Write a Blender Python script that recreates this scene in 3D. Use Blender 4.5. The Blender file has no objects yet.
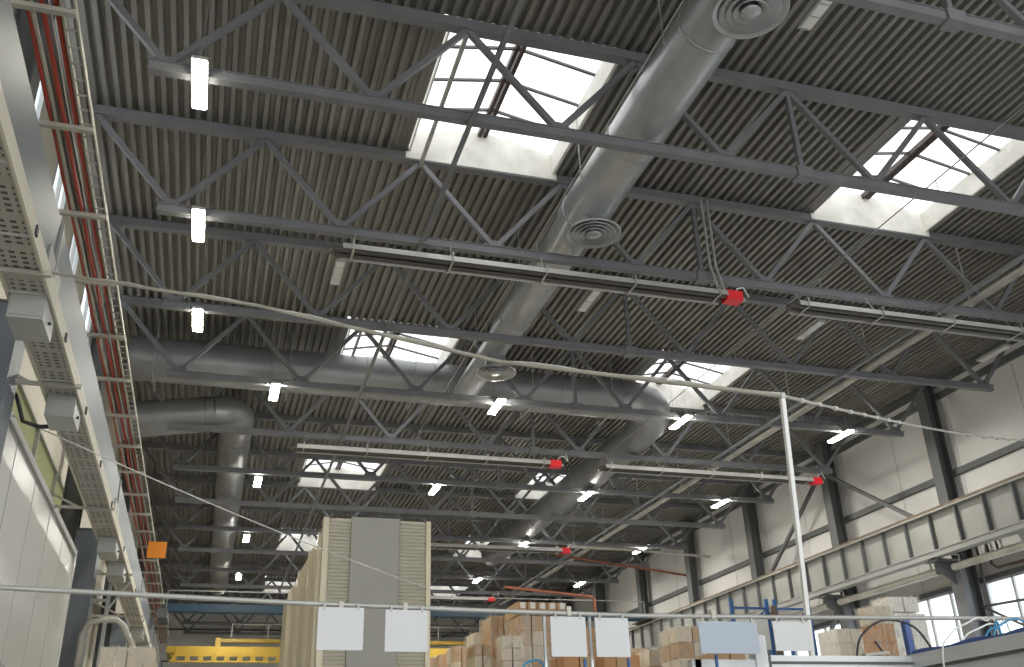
import bpy, bmesh, math, random
from mathutils import Vector, Matrix
random.seed(7)
S = bpy.context.scene
COL = S.collection
EYE = 1.7            # camera height above the floor; coordinates below are measured from eye level
FLOOR = -EYE
PI = math.pi

# ------------------------------------------------------------------ materials
def mat(name, col, rough=.6, metal=0., noise=0., nscale=3., bump=0., bscale=40., spec=.5, stretch=None, emis=None, estr=0.):
    m = bpy.data.materials.new(name); m.use_nodes = True
    nt = m.node_tree; N = nt.nodes; L = nt.links
    b = N['Principled BSDF']
    b.inputs['Base Color'].default_value = (*col, 1)
    b.inputs['Roughness'].default_value = rough
    b.inputs['Metallic'].default_value = metal
    b.inputs['Specular IOR Level'].default_value = spec
    if emis:
        b.inputs['Emission Color'].default_value = (*emis, 1); b.inputs['Emission Strength'].default_value = estr
    tc = N.new('ShaderNodeTexCoord'); mp = N.new('ShaderNodeMapping')
    L.new(tc.outputs['Object'], mp.inputs['Vector'])
    if stretch: mp.inputs['Scale'].default_value = stretch
    if noise:
        t = N.new('ShaderNodeTexNoise'); t.inputs['Scale'].default_value = nscale; t.inputs['Detail'].default_value = 5
        L.new(mp.outputs[0], t.inputs['Vector'])
        r = N.new('ShaderNodeMapRange'); r.inputs['From Min'].default_value = .3; r.inputs['From Max'].default_value = .7
        r.inputs['To Min'].default_value = 1 - noise; r.inputs['To Max'].default_value = 1 + noise * .5
        L.new(t.outputs['Fac'], r.inputs['Value'])
        x = N.new('ShaderNodeVectorMath'); x.operation = 'SCALE'; x.inputs[0].default_value = col
        L.new(r.outputs[0], x.inputs['Scale']); L.new(x.outputs[0], b.inputs['Base Color'])
    if bump:
        t2 = N.new('ShaderNodeTexNoise'); t2.inputs['Scale'].default_value = bscale
        L.new(mp.outputs[0], t2.inputs['Vector'])
        bp = N.new('ShaderNodeBump'); bp.inputs['Strength'].default_value = bump; bp.inputs['Distance'].default_value = .02
        L.new(t2.outputs['Fac'], bp.inputs['Height']); L.new(bp.outputs[0], b.inputs['Normal'])
    return m

M = {}
M['deck'] = mat('deck_galvanised', (.235, .225, .205), .45, .3, .25, 1.2, stretch=(6, .35, 1))
M['steel'] = mat('truss_grey_paint', (.165, .168, .178), .5, 0, .14, 2.)
M['steel_d'] = mat('column_grey_paint', (.10, .105, .105), .55, 0, .14, 2.)
M['duct'] = mat('duct_galvanised', (.42, .43, .44), .34, .5, .12, 1.6, .06, 3.)
M['duct_shaded'] = mat('duct_galvanised_shaded', (.25, .255, .26), .4, .35, .14, 1.4, .06, 3.)  # galvanised ducts in dimmer light: the shade is put into the colour
M['steel_b'] = mat('column_blue_grey', (.15, .17, .20), .5, 0, .1, 1.5)
M['duct_d'] = mat('duct_seam', (.24, .25, .26), .45, .5)
M['alu'] = mat('aluminium_profile', (.60, .62, .63), .38, .45, .06, 4.)
M['reflector'] = mat('heater_reflector', (.47, .465, .44), .4, .1, .12, 2.)
M['tube'] = mat('heater_tube', (.10, .09, .08), .5, .5)
M['red'] = mat('burner_red', (.78, .02, .03), .4)
M['redpipe'] = mat('red_pipe', (.38, .05, .028), .5, 0, .2, 2.)
M['greypipe'] = mat('pale_pipe', (.45, .43, .38), .5, .1, .2, 2.)
M['galv'] = mat('galvanised', (.42, .42, .40), .45, .4, .15, 3.)
M['cream'] = mat('cream_panel', (.62, .58, .48), .6, 0, .08, 1.)
M['wall'] = mat('wall_panel', (.66, .645, .625), .62, 0, .06, .5)
M['endwall'] = mat('end_wall_panel', (.74, .74, .72), .6, 0, .08, .4)
M['white'] = mat('white_panel', (.70, .70, .67), .35, 0, .04, .7)
M['curb'] = mat('curb_white', (.74, .72, .66), .55, 0, .18, 2.2)
M['brown'] = mat('ridge_brown', (.05, .03, .025), .5)
M['frame_d'] = mat('glazing_bar', (.10, .10, .10), .5)
M['mull'] = mat('mullion', (.45, .45, .44), .5)
M['girder'] = mat('girder_grey', (.30, .30, .28), .5, 0, .1, 1.5)
M['girder_l'] = mat('girder_blue_grey', (.10, .115, .135), .5, 0, .06, 1.)
M['rail'] = mat('rusty_rail', (.15, .11, .08), .6, .2, .3, 3.)
M['tray'] = None
M['yellow'] = mat('crane_yellow', (.44, .29, .03), .45, 0, .1, 1.)
M['bluec'] = mat('crane_blue', (.01, .045, .08), .5)
M['rackblue'] = mat('rack_blue', (.03, .12, .32), .5)
M['card'] = mat('cardboard', (.50, .33, .19), .8, 0, .15, 2.5)
M['card2'] = mat('cardboard_orange', (.52, .28, .13), .8, 0, .15, 2.5)
M['card3'] = mat('carton_pale', (.66, .58, .46), .75, 0, .12, 2.5)
M['tape'] = mat('carton_label', (.82, .80, .74), .5)
M['wood'] = mat('pallet_wood', (.42, .29, .16), .8, 0, .3, 3., stretch=(1, 8, 8))
M['cabinet'] = mat('cabinet_cream', (.64, .58, .42), .32, .1, .05, .8)
M['cabinet_g'] = mat('cabinet_grey', (.37, .36, .32), .5, 0, .03, .8)
M['louvre'] = mat('cabinet_louvre', (.60, .57, .48), .45)
M['sheet'] = mat('sheet_white', (.56, .57, .59), .45)
M['sheetb'] = mat('sheet_blue', (.36, .41, .48), .45)
M['black'] = mat('black_rubber', (.03, .03, .035), .5)
M['wcable'] = mat('white_cable', (.72, .72, .70), .45)
M['bcable'] = mat('blue_cable', (.04, .26, .48), .45)
M['blueb'] = mat('blue_strip', (.05, .10, .30), .45)
M['concrete'] = mat('concrete_floor', (.52, .51, .48), .55, 0, .12, .5)
M['housing'] = mat('lamp_housing', (.42, .43, .41), .4, .1)
M['lit'] = mat('lamp_lit', (1, .97, .85), .5, emis=(1, .97, .88), estr=330.)
M['lit_soft'] = mat('lamp_lit_soft', (1, .97, .85), .5, emis=(1, .96, .82), estr=75.)
M['unlit'] = mat('lamp_unlit', (.78, .78, .75), .4)
M['orange'] = mat('orange_sign', (.85, .28, .02), .5)
M['orangepipe'] = mat('orange_pipe', (.20, .06, .03), .5)
M['dark'] = mat('dark_gap', (.05, .05, .05), .8)

def pane_mat(name, col, trans, tcol=(1, 1, 1)):
    m = bpy.data.materials.new(name); m.use_nodes = True
    nt = m.node_tree; N = nt.nodes; L = nt.links; N.remove(N['Principled BSDF'])
    t = N.new('ShaderNodeBsdfTransparent'); t.inputs[0].default_value = (*tcol, 1)
    d = N.new('ShaderNodeBsdfTranslucent'); d.inputs[0].default_value = (*col, 1)
    x = N.new('ShaderNodeMixShader'); x.inputs[0].default_value = trans
    L.new(t.outputs[0], x.inputs[1]); L.new(d.outputs[0], x.inputs[2])
    L.new(x.outputs[0], N['Material Output'].inputs[0])
    return m
M['pane'] = pane_mat('opal_glazing', (.9, .9, .9), .3)
M['pane_w'] = pane_mat('window_glass', (.85, .9, .92), .25, (.95, .98, 1))
M['pane_y'] = pane_mat('aged_polycarbonate', (.34, .34, .24), .85, (.4, .4, .3))

def wrap_mat():
    m = bpy.data.materials.new('stretch_film'); m.use_nodes = True
    nt = m.node_tree; N = nt.nodes; L = nt.links
    b = N['Principled BSDF']; b.inputs['Base Color'].default_value = (.86, .84, .76, 1); b.inputs['Roughness'].default_value = .2
    tc = N.new('ShaderNodeTexCoord'); mp = N.new('ShaderNodeMapping'); mp.inputs['Scale'].default_value = (1.5, 1.5, .35)
    L.new(tc.outputs['Object'], mp.inputs['Vector'])
    n = N.new('ShaderNodeTexNoise'); n.inputs['Scale'].default_value = 4; n.inputs['Detail'].default_value = 6; n.inputs['Distortion'].default_value = 1.5
    L.new(mp.outputs[0], n.inputs['Vector'])
    bp = N.new('ShaderNodeBump'); bp.inputs['Strength'].default_value = .6; bp.inputs['Distance'].default_value = .05
    L.new(n.outputs['Fac'], bp.inputs['Height']); L.new(bp.outputs[0], b.inputs['Normal'])
    t = N.new('ShaderNodeBsdfTransparent')
    r = N.new('ShaderNodeMapRange'); r.inputs['From Min'].default_value = .4; r.inputs['From Max'].default_value = .62
    r.inputs['To Min'].default_value = .05; r.inputs['To Max'].default_value = .32
    L.new(n.outputs['Fac'], r.inputs['Value'])
    x = N.new('ShaderNodeMixShader'); L.new(r.outputs[0], x.inputs[0]); L.new(t.outputs[0], x.inputs[1]); L.new(b.outputs[0], x.inputs[2])
    L.new(x.outputs[0], N['Material Output'].inputs[0])
    return m
M['film'] = wrap_mat()

def tray_mat():
    # perforated sheet: slot rows cut with the object's own coordinates
    m = bpy.data.materials.new('perforated_sheet'); m.use_nodes = True
    nt = m.node_tree; N = nt.nodes; L = nt.links; b = N['Principled BSDF']
    b.inputs['Roughness'].default_value = .5
    tc = N.new('ShaderNodeTexCoord'); sp = N.new('ShaderNodeSeparateXYZ'); L.new(tc.outputs['Object'], sp.inputs[0])
    def mth(op, a, bb=None):
        n = N.new('ShaderNodeMath'); n.operation = op
        for i, v in enumerate((a, bb)):
            if v is None: continue
            if isinstance(v, (int, float)): n.inputs[i].default_value = v
            else: L.new(v, n.inputs[i])
        return n.outputs[0]
    fx = mth('FRACT', mth('MULTIPLY', sp.outputs['X'], 1 / .105))
    fy = mth('FRACT', mth('MULTIPLY', sp.outputs['Y'], 1 / .10))
    gy = mth('FRACT', mth('MULTIPLY', sp.outputs['Y'], 1 / .62))
    a = mth('MULTIPLY', mth('MULTIPLY', mth('GREATER_THAN', fx, .3), mth('LESS_THAN', fx, .85)), mth('MULTIPLY', mth('GREATER_THAN', fy, .35), mth('LESS_THAN', fy, .8)))
    a = mth('MULTIPLY', a, mth('GREATER_THAN', gy, .22))
    ax = mth('LESS_THAN', mth('ABSOLUTE', sp.outputs['X']), .155)
    a = mth('MULTIPLY', a, ax)
    mx = N.new('ShaderNodeMix'); mx.data_type = 'RGBA'
    mx.inputs['A'].default_value = (.40, .39, .34, 1); mx.inputs['B'].default_value = (.07, .07, .065, 1)
    L.new(a, mx.inputs['Factor']); L.new(mx.outputs['Result'], b.inputs['Base Color'])
    return m
M['tray'] = tray_mat()

# ------------------------------------------------------------------ mesh builder
OFF = {}
class MB:
    def __init__(s): s.v = []; s.f = []; s.sm = []
    def add(s, vs, fs, smooth=False):
        o = len(s.v); s.v += [tuple(v) for v in vs]; s.f += [tuple(i + o for i in f) for f in fs]; s.sm += [smooth] * len(fs); return s
    def box(s, x0, x1, y0, y1, z0, z1):
        v = [(x, y, z) for x in (x0, x1) for y in (y0, y1) for z in (z0, z1)]
        return s.add(v, [(0, 1, 3, 2), (4, 6, 7, 5), (0, 4, 5, 1), (2, 3, 7, 6), (0, 2, 6, 4), (1, 5, 7, 3)])
    def beam(s, p, q, w, h, up=(0, 0, 1)):
        p, q = Vector(p), Vector(q); d = (q - p).normalized(); u = Vector(up)
        if abs(d.dot(u)) > .98: u = Vector((0, 1, 0))
        r = d.cross(u).normalized(); u = r.cross(d).normalized()
        v = [c + r * a * w / 2 + u * b * h / 2 for c in (p, q) for a, b in ((-1, -1), (1, -1), (1, 1), (-1, 1))]
        return s.add(v, [(3, 2, 1, 0), (4, 5, 6, 7), (0, 1, 5, 4), (1, 2, 6, 5), (2, 3, 7, 6), (3, 0, 4, 7)])
    def channel(s, p, q, w, h, up=(0, 0, 1), t=.018):
        """open C profile: web and two lips, open towards -up x direction"""
        p, q = Vector(p), Vector(q); d = (q - p).normalized(); u = Vector(up)
        r = d.cross(u).normalized(); u = r.cross(d).normalized()
        for a0, a1, b0, b1 in ((-w/2, w/2, h/2 - t, h/2), (-w/2, -w/2 + t, -h/2, h/2), (w/2 - t, w/2, -h/2, h/2)):
            v = [c + r * a + u * b for c in (p, q) for a, b in ((a0, b0), (a1, b0), (a1, b1), (a0, b1))]
            s.add(v, [(3, 2, 1, 0), (4, 5, 6, 7), (0, 1, 5, 4), (1, 2, 6, 5), (2, 3, 7, 6), (3, 0, 4, 7)])
        return s
    def tube(s, pts, r, n=12, caps=True):
        pts = [Vector(p) for p in pts]; rs = r if isinstance(r, (list, tuple)) else [r] * len(pts)
        rings = []; ref = None
        for i, p in enumerate(pts):
            a = pts[max(i - 1, 0)]; b = pts[min(i + 1, len(pts) - 1)]; d = (b - a).normalized()
            if ref is None:
                ref = Vector((0, 0, 1)) if abs(d.z) < .9 else Vector((1, 0, 0))
            x = d.cross(ref).normalized(); y = x.cross(d).normalized(); ref = y
            rings.append([p + (x * math.cos(t) + y * math.sin(t)) * rs[i] for t in [2 * PI * k / n for k in range(n)]])
        v = [c for g in rings for c in g]; f = []
        for i in range(len(pts) - 1):
            for k in range(n):
                f.append((i * n + k, i * n + (k + 1) % n, (i + 1) * n + (k + 1) % n, (i + 1) * n + k))
        s.add(v, f, True)
        if caps: s.add(rings[0], [tuple(range(n))]); s.add(rings[-1], [tuple(reversed(range(n)))])
        return s
    def lathe(s, c, axis, prof, n=28):
        c = Vector(c); a = Vector(axis).normalized(); x = a.orthogonal().normalized(); y = a.cross(x)
        v = []; f = []
        for (r, t) in prof:
            v += [c + a * t + (x * math.cos(2 * PI * k / n) + y * math.sin(2 * PI * k / n)) * r for k in range(n)]
        for i in range(len(prof) - 1):
            for k in range(n): f.append((i * n + k, i * n + (k + 1) % n, (i + 1) * n + (k + 1) % n, (i + 1) * n + k))
        return s.add(v, f, True)
    def build(s, name, m, parent=None, base=None):
        off = OFF[parent.name] if parent else Vector(base) if base else Vector((0, 0, 0))
        me = bpy.data.meshes.new(name)
        me.from_pydata([tuple(Vector(v) - off) for v in s.v], [], s.f)
        me.polygons.foreach_set('use_smooth', s.sm)
        bm = bmesh.new(); bm.from_mesh(me); bmesh.ops.recalc_face_normals(bm, faces=bm.faces); bm.to_mesh(me); bm.free()
        me.materials.append(M[m] if isinstance(m, str) else m)
        o = bpy.data.objects.new(name, me); COL.objects.link(o)
        if parent: o.parent = parent
        else: o.location = off
        OFF[o.name] = off
        return o

def tag(o, label=None, cat=None, group=None, kind=None):
    if label: o['label'] = label
    if cat: o['category'] = cat
    if group: o['group'] = group
    if kind: o['kind'] = kind
    return o
def thing(name, label, cat, loc, group=None):
    o = bpy.data.objects.new(name, None); COL.objects.link(o); o.location = loc; o.empty_display_size = .2
    OFF[o.name] = Vector(loc)
    return tag(o, label, cat, group)
def kids(o): return KIDS.get(o.name, None) or [c for c in bpy.data.objects if c.parent == o]
KIDS = {}
def copy_tree(o, parent=None):
    c = o.copy(); COL.objects.link(c); c.parent = parent
    for ch in [k for k in bpy.data.objects if k.parent == o]: copy_tree(ch, c)
    return c
def copy_thing(o, loc, label):
    c = copy_tree(o); c.location = loc; c['label'] = label; return c
def struct(name, mb, m, label=None):
    o = mb.build(name, m); o['kind'] = 'structure'
    if label: o['label'] = label
    return o
ORD = ['nearest', 'second', 'third', 'fourth', 'fifth', 'sixth', 'seventh', 'eighth', 'ninth', 'tenth', 'eleventh', 'twelfth', 'thirteenth', 'fourteenth', 'fifteenth', 'sixteenth']

# ------------------------------------------------------------------ grid of the hall
def TY(k): return 8.2 + 4 * k            # truss planes
ZB, ZT, ZD = 10.0, 12.0, 12.1            # bottom chord, top chord, deck underside
XL, XR, XM = -3.07, 22.13, 9.53
P = 3.15
YEND = 71.5
YNEAR = -7.0
WL, WR = -3.9, 22.75

# ------------------------------------------------------------------ setting
struct('floor', MB().box(WL - .3, WR + .3, -8, YEND + .3, FLOOR - .2, FLOOR), 'concrete')

def deck():
    mb = MB(); pitch = .21; z0, z1 = ZD, ZD + .105
    sky = [(2.93, 6.17), (12.68, 15.82)]
    segs = [(YNEAR, TY(-2), False), (TY(-2), TY(-1), True), (TY(-1), TY(1), False)]
    for k in range(1, 16):
        y0, y1 = TY(k), min(TY(k + 1), YEND)
        segs.append((y0, y1, k % 3 == 1 and k < 14))
    segs[-1] = (segs[-1][0], YEND, False)
    for y0, y1, holes in segs:
        if holes:
            for s0, s1 in sky:
                i0 = math.floor((s0 - WL) / pitch); i1 = math.ceil((s1 - WL) / pitch - 1e-9)
                for a, b in ((WL + (i0 - 1) * pitch, s0), (s1, WL + (i1 + 1) * pitch)):
                    mb.add([(a, y0, z0 + .03), (b, y0, z0 + .03), (b, y1, z0 + .03), (a, y1, z0 + .03)], [(0, 1, 2, 3)])
        x = WL; runs = []; n = int((WR - WL) / pitch) + 1
        cur = []
        for i in range(n):
            a = WL + i * pitch
            inside = holes and any(a + pitch > s0 and a < s1 for s0, s1 in sky)
            if inside:
                if cur: runs.append(cur); cur = []
            else: cur.append(a)
        if cur: runs.append(cur)
        for run in runs:
            pr = []
            for a in run:
                pr += [(a, z1), (a + .075, z1), (a + .10, z0), (a + .185, z0)]
            pr.append((run[-1] + pitch, z1))
            v = [(p[0], y, p[1]) for y in (y0, y1) for p in pr]; m = len(pr)
            mb.add(v, [(i, i + 1, m + i + 1, m + i) for i in range(m - 1)])
            top = [(run[0], y0, z1 + .1), (run[-1] + pitch, y0, z1 + .1), (run[-1] + pitch, y1, z1 + .1), (run[0], y1, z1 + .1)]
            mb.add(top, [(0, 1, 2, 3)])
    return mb
struct('ceiling', deck(), 'deck')

# right wall: sill wall, window strip, cladding above; girts
ZW0, ZW1 = 1.4, 5.35
wr = MB()
wr.box(WR, WR + .25, YNEAR, YEND, FLOOR, ZW0)
wr.box(WR, WR + .25, YNEAR, YEND, ZW1, 12.3)
wr.box(WR, WR + .25, 38, YEND, ZW0, ZW1)
struct('wall_right', wr, 'wall')
g = MB()
for z in (8.9, 11.55): g.box(WR - .14, WR - .001, YNEAR, YEND, z - .1, z + .1)
g.box(WR - .2, WR - .001, YNEAR, YEND, 11.9, 12.09)
g.box(WR - .12, WR - .001, YNEAR, YEND, ZW1, ZW1 + .16)
struct('trim_1', g, 'steel_d')
g = MB()
for k in range(18):                      # vertical seams of the cladding
    y = 12 + 3.0 * k + .1
    g.box(WR - .012, WR - .001, y, y + .03, ZW1 + .2, 11.4)
struct('trim_2', g, 'mull')
ncol = 0
for k, (y0, y1) in enumerate([(12.8, 18.3), (18.8, 24.3), (24.8, 30.3), (30.8, 36.3)]):
    f = MB(); n = 5
    for i in range(n + 1):
        y = y0 + (y1 - y0) * i / n; f.box(WR - .02, WR + .08, y - .035, y + .035, ZW0, ZW1)
    for z in (ZW0, 3.3, ZW1): f.box(WR - .02, WR + .08, y0, y1, z - .04, z + .04)
    f.box(WR, WR + .25, y1, y1 + .5, ZW0, ZW1)
    fo = struct('window_%d' % (k + 1), f, 'mull')
    p = MB().box(WR + .03, WR + .045, y0, y1, ZW0, ZW1).build('pane', 'pane_w', fo)
f = MB().box(WR, WR + .25, YNEAR, 12.8, ZW0, ZW1).box(WR, WR + .25, 36.8, 38, ZW0, ZW1)
struct('wall_right_pier', f, 'wall')

# left wall
wl = MB()
wl.box(WL - .25, WL, YNEAR, YEND, FLOOR, 5.6)
wl.box(WL - .25, WL, YNEAR, YEND, 7.2, 9.8)
wl.box(WL - .25, WL, YNEAR, YEND, 12.05, 12.3)
wins = [(12.9, 15.6), (17.6, 19.0), (20.4, 21.6), (23.0, 25.0)]
edges = [YNEAR] + [v for w in wins for v in w] + [YEND]
for i in range(0, len(edges), 2): wl.box(WL - .25, WL, edges[i], edges[i + 1], 9.8, 12.05)
wl.box(WL - .25, WL, YNEAR, 8, 5.6, 7.2); wl.box(WL - .25, WL, 29.5, YEND, 5.6, 7.2)
struct('wall_left', wl, 'cream')
for i, (y0, y1) in enumerate(wins):
    f = MB()
    for y in (y0 + .03, y1 - .03, (y0 + y1) / 2): f.box(WL - .1, WL + .02, y - .03, y + .03, 9.8, 12.05)
    for z in (9.83, 12.02): f.box(WL - .1, WL + .02, y0, y1, z - .03, z + .03)
    fo = struct('window_%d' % (i + 5), f, 'mull'); MB().box(WL - .06, WL - .05, y0, y1, 9.8, 12.05).build('pane', 'pane_w', fo)
f = MB()
for y in range(9, 30, 3): f.box(WL - .1, WL + .03, y - .03, y + .03, 5.6, 7.2)
for z in (5.63, 7.17): f.box(WL - .1, WL + .03, 8, 29.5, z - .03, z + .03)
fo = struct('window_9', f, 'mull'); MB().box(WL - .06, WL - .05, 8, 29.5, 5.6, 7.2).build('pane', 'pane_y', fo)

struct('wall_back', MB().box(WL - .25, WR + .25, YEND, YEND + .25, FLOOR, 12.3), 'endwall')
g = MB()
for z in (3.5, 6.0, 8.6, 10.7): g.box(WL, WR, YEND - .1, YEND - .001, z - .05, z + .05)
struct('trim_3', g, 'steel_d')

# ------------------------------------------------------------------ columns (H section)
def column(x, y, side, w=.44, name='steel_column'):
    t = thing(name, '', 'column', (x, y, FLOOR), 'steel columns along the %s wall' % ('right' if side > 0 else 'left'))
    s = -side
    top = 11.9; d = .22
    MB().box(x - d, x - d + .03, y - w / 2, y + w / 2, FLOOR, top).build('flange', 'steel_d', t)
    MB().box(x + d - .03, x + d, y - w / 2, y + w / 2, FLOOR, top).build('flange', 'steel_d', t)
    MB().box(x - d + .03, x + d - .03, y - .015, y + .015, FLOOR, top).build('web', 'steel_d', t)
    # lower, deeper leg under the crane girder with its bracket
    xs = x + s * d
    zt = 6.06 if side > 0 else 5.93
    if side > 0: MB().box(min(xs, xs + s * .22), max(xs, xs + s * .22), y - .24, y + .24, FLOOR, 5.97).build('lower_leg', 'steel', t)
    if side < 0: MB().box(xs, xs + .54, y - .30, y + .30, FLOOR, 5.84).build('lower_leg', 'steel_b', t)
    b = MB(); xa, xb = sorted((xs, xs + s * .95)); b.box(xa, xb, y - .22, y + .22, zt - .08, zt)
    xa, xb = sorted((xs, xs + s * .9))
    b.add([(xs, y - .02, zt - .08), (xs + s * .9, y - .02, zt - .08), (xs + s * .9, y - .02, 5.8), (xs + s * .22, y - .02, 5.3),
           (xs, y - .02, 5.3), (xs, y + .02, zt - .08), (xs + s * .9, y + .02, zt - .08), (xs + s * .9, y + .02, 5.8), (xs + s * .22, y + .02, 5.3), (xs, y + .02, 5.3)],
          [(0, 1, 2, 3, 4), (9, 8, 7, 6, 5), (0, 5, 6, 1), (1, 6, 7, 2), (2, 7, 8, 3), (3, 8, 9, 4), (4, 9, 5, 0)])
    b.build('crane_bracket', 'steel_d', t)
    MB().box(min(x - s * .1, xs + s * .15), max(x - s * .1, xs + s * .15), y - .25, y + .25, top, top + .03).build('cap_plate', 'steel_d', t)
    return t
c0 = column(22.3, 12.5, 1)
names_r = ['nearest steel column on the right wall, just outside the frame edge', 'second steel column on the right wall, at the right frame edge',
 'dark steel column on the right wall between the two window groups', 'dark steel column on the right wall with two diagonal braces',
 'dark steel column on the right wall, next one beyond the braced column', 'dark steel column on the right wall, second one beyond the braced column',
 'dark steel column on the right wall, third one beyond the braced column', 'dark steel column on the right wall, fourth one beyond the braced column',
 'dark steel column on the right wall, fifth one beyond the braced column', 'farthest dark steel column on the right wall by the end wall']
c0['label'] = names_r[0]; c0.location.y = 18.5; c0['label'] = names_r[1]
for i in range(2, 10): copy_thing(c0, (22.3, 12.5 + 6 * i, FLOOR), names_r[i])
c1 = column(-3.5, 12.5, -1)
names_l = ['grey steel column at the left frame edge beside the busbar', 'grey steel column on the left wall behind the white booth',
 'grey steel column on the left wall just past the end of the white booth', 'grey steel column on the left wall, next beyond the booth end column',
 'far grey steel column on the left wall, behind the bent pipes', 'far grey steel column on the left wall near the yellow crane']
c1['label'] = names_l[0]
for i, yy in ((2, 24.5), (4, 36.5), (5, 48.5)): copy_thing(c1, (-3.5, yy, FLOOR), names_l[i])

# ------------------------------------------------------------------ trusses
def make_truss():
    y = TY(0)
    t = thing('roof_truss', '', 'roof truss', (XM, y, ZB), 'grey steel roof trusses in a row under the deck')
    tc = MB(); tc.beam((XL - .1, y, ZT), (XR + .1, y, ZT), .20, .19)
    tc.build('top_chord', 'steel', t)
    bc = MB(); bc.beam((-1.75, y, ZB), (20.8, y, ZB), .15, .15)
    bc.box(-1.78, 20.83, y - .10, y + .10, ZB + .075, ZB + .09)
    bc.build('bottom_chord', 'steel', t)
    T = [(XL + P * k, y, ZT - .08) for k in range(9)]; B = [(XL + P * (k + .5), y, ZB + .08) for k in range(8)]
    for k in range(8):
        MB().beam(T[k], B[k], .10, .10).build('web', 'steel', t)
        MB().beam(B[k], T[k + 1], .10, .10).build('web', 'steel', t)
    MB().beam((XM, y, ZT - .08), (XM, y, ZB), .09, .09).build('post', 'steel', t)
    for k in range(8):
        b = B[k]; MB().add([(b[0] + dx, y + s * .008, ZB + dz) for s in (-1, 1) for dx, dz in ((-.26, .05), (.26, .05), (.16, .26), (-.16, .26))],
                         [(0, 1, 2, 3), (7, 6, 5, 4), (0, 4, 5, 1), (1, 5, 6, 2), (2, 6, 7, 3), (3, 7, 4, 0)]).build('gusset_plate', 'steel', t)
    MB().box(XM - .16, XM + .16, y - .12, y + .12, ZB - .11, ZB + .11).build('splice_box', 'steel', t)
    return t
tr = make_truss()
tl = ['nearest roof truss, only its lower chord crossing the top right corner',
 'roof truss crossing in front of the two largest skylights, second in the row',
 'roof truss behind the two largest skylights, with the longest heater tube below',
 'roof truss whose lower chord passes just above the wide horizontal duct',
 'roof truss with its webs standing in front of the wide horizontal duct',
 'roof truss next behind the wide horizontal duct, with two heater tubes below',
 'roof truss second behind the wide horizontal duct, before the third row skylights',
 'roof truss in front of the small skylights above the tall cabinet']
tr['label'] = tl[0]
for k in range(1, 16):
    if k < 8: lab = tl[k]
    else: lab = 'far roof truss, %s in the row counted from the camera' % ORD[k]
    copy_thing(tr, (XM, TY(k), ZB), lab)

# longitudinal ties at bottom chord level
def ties(x, side):
    t = thing('tie_bar', 'long grey tie bar running lengthwise under the trusses on the %s side' % side, 'tie bar', (x, 8.2, ZB), 'lengthwise tie bars under the trusses')
    for k in range(0, 15):
        MB().beam((x, TY(k) + .0, ZB - .11), (x, TY(k + 1), ZB - .11), .075, .075).build('bar', 'steel', t)
ties(3.25, 'left'); ties(15.72, 'right')
def purlin(x, k0, lab):
    tag(MB().beam((x, TY(k0), 11.86), (x, TY(k0 + 1), 11.86), .07, .09).build('roof_strut', 'galv', None, (x, TY(k0), 11.86)), lab, 'strut', 'roof struts beside the skylights')
purlin(3.23, 1, 'light grey strut across the left edge of the large left skylight')
purlin(3.23, 4, 'light grey strut across the left edge of the skylight behind the wide duct')

# ------------------------------------------------------------------ skylights
def make_skylight(x0, x1, k):
    y0, y1 = TY(k) + .12, TY(k + 1) - .10
    t = thing('skylight', '', 'skylight', ((x0 + x1) / 2, y0, ZD), 'white curbed skylights in two rows')
    zc, zr = ZD + .5, ZD + .82; xm = (x0 + x1) / 2
    c = MB()
    c.box(x0 - .03, x0, y0 - .06, y1 + .06, ZD + .03, zc); c.box(x1, x1 + .06, y0 - .06, y1 + .06, ZD - .03, zc)
    for ya, yb in ((y0 - .06, y0), (y1, y1 + .06)):
        v = [(x, y, z) for y in (ya, yb) for x, z in ((x0, ZD - .05), (x1, ZD - .05), (x1, zc), (xm, zr), (x0, zc))]
        c.add(v, [(0, 1, 2, 3, 4), (9, 8, 7, 6, 5), (0, 5, 6, 1), (1, 6, 7, 2), (2, 7, 8, 3), (3, 8, 9, 4), (4, 9, 5, 0)])
    c.build('curb', 'curb', t)
    MB().box(x0 - .1, x1 + .1, y1 - .02, y1 + .02, ZD - .16, ZD - .0).build('curb_flashing', 'curb', t)
    rb = MB(); rb.box(xm - .10, xm - .02, y0 + .02, y1 - .02, zr - .16, zr - .04); rb.box(xm + .02, xm + .10, y0 + .02, y1 - .02, zr - .16, zr - .04)
    rb.build('ridge_beam', 'brown', t)
    n = 4
    for i in range(n):
        y = y0 + (y1 - y0) * (i + .15) / n
        MB().beam((x0, y, zc - .01), (xm, y, zr - .03), .05, .06).build('glazing_bar', 'frame_d', t)
        MB().beam((x1, y, zc - .01), (xm, y, zr - .03), .05, .06).build('glazing_bar', 'frame_d', t)
    gl = MB()
    for xa in (x0, x1):
        gl.add([(xa, y0, zc), (xm, y0, zr), (xm, y1, zr), (xa, y1, zc), (xa, y0, zc + .01), (xm, y0, zr + .01), (xm, y1, zr + .01), (xa, y1, zc + .01)],
               [(0, 1, 2, 3), (7, 6, 5, 4), (0, 4, 5, 1), (1, 5, 6, 2), (2, 6, 7, 3), (3, 7, 4, 0)])
    gl.build('glazing', 'pane', t)
    return t
sl = {}
sk = make_skylight(3.0, 6.12, 1)
sk['label'] = 'largest skylight upper left of centre, beside the long silver duct'
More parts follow.
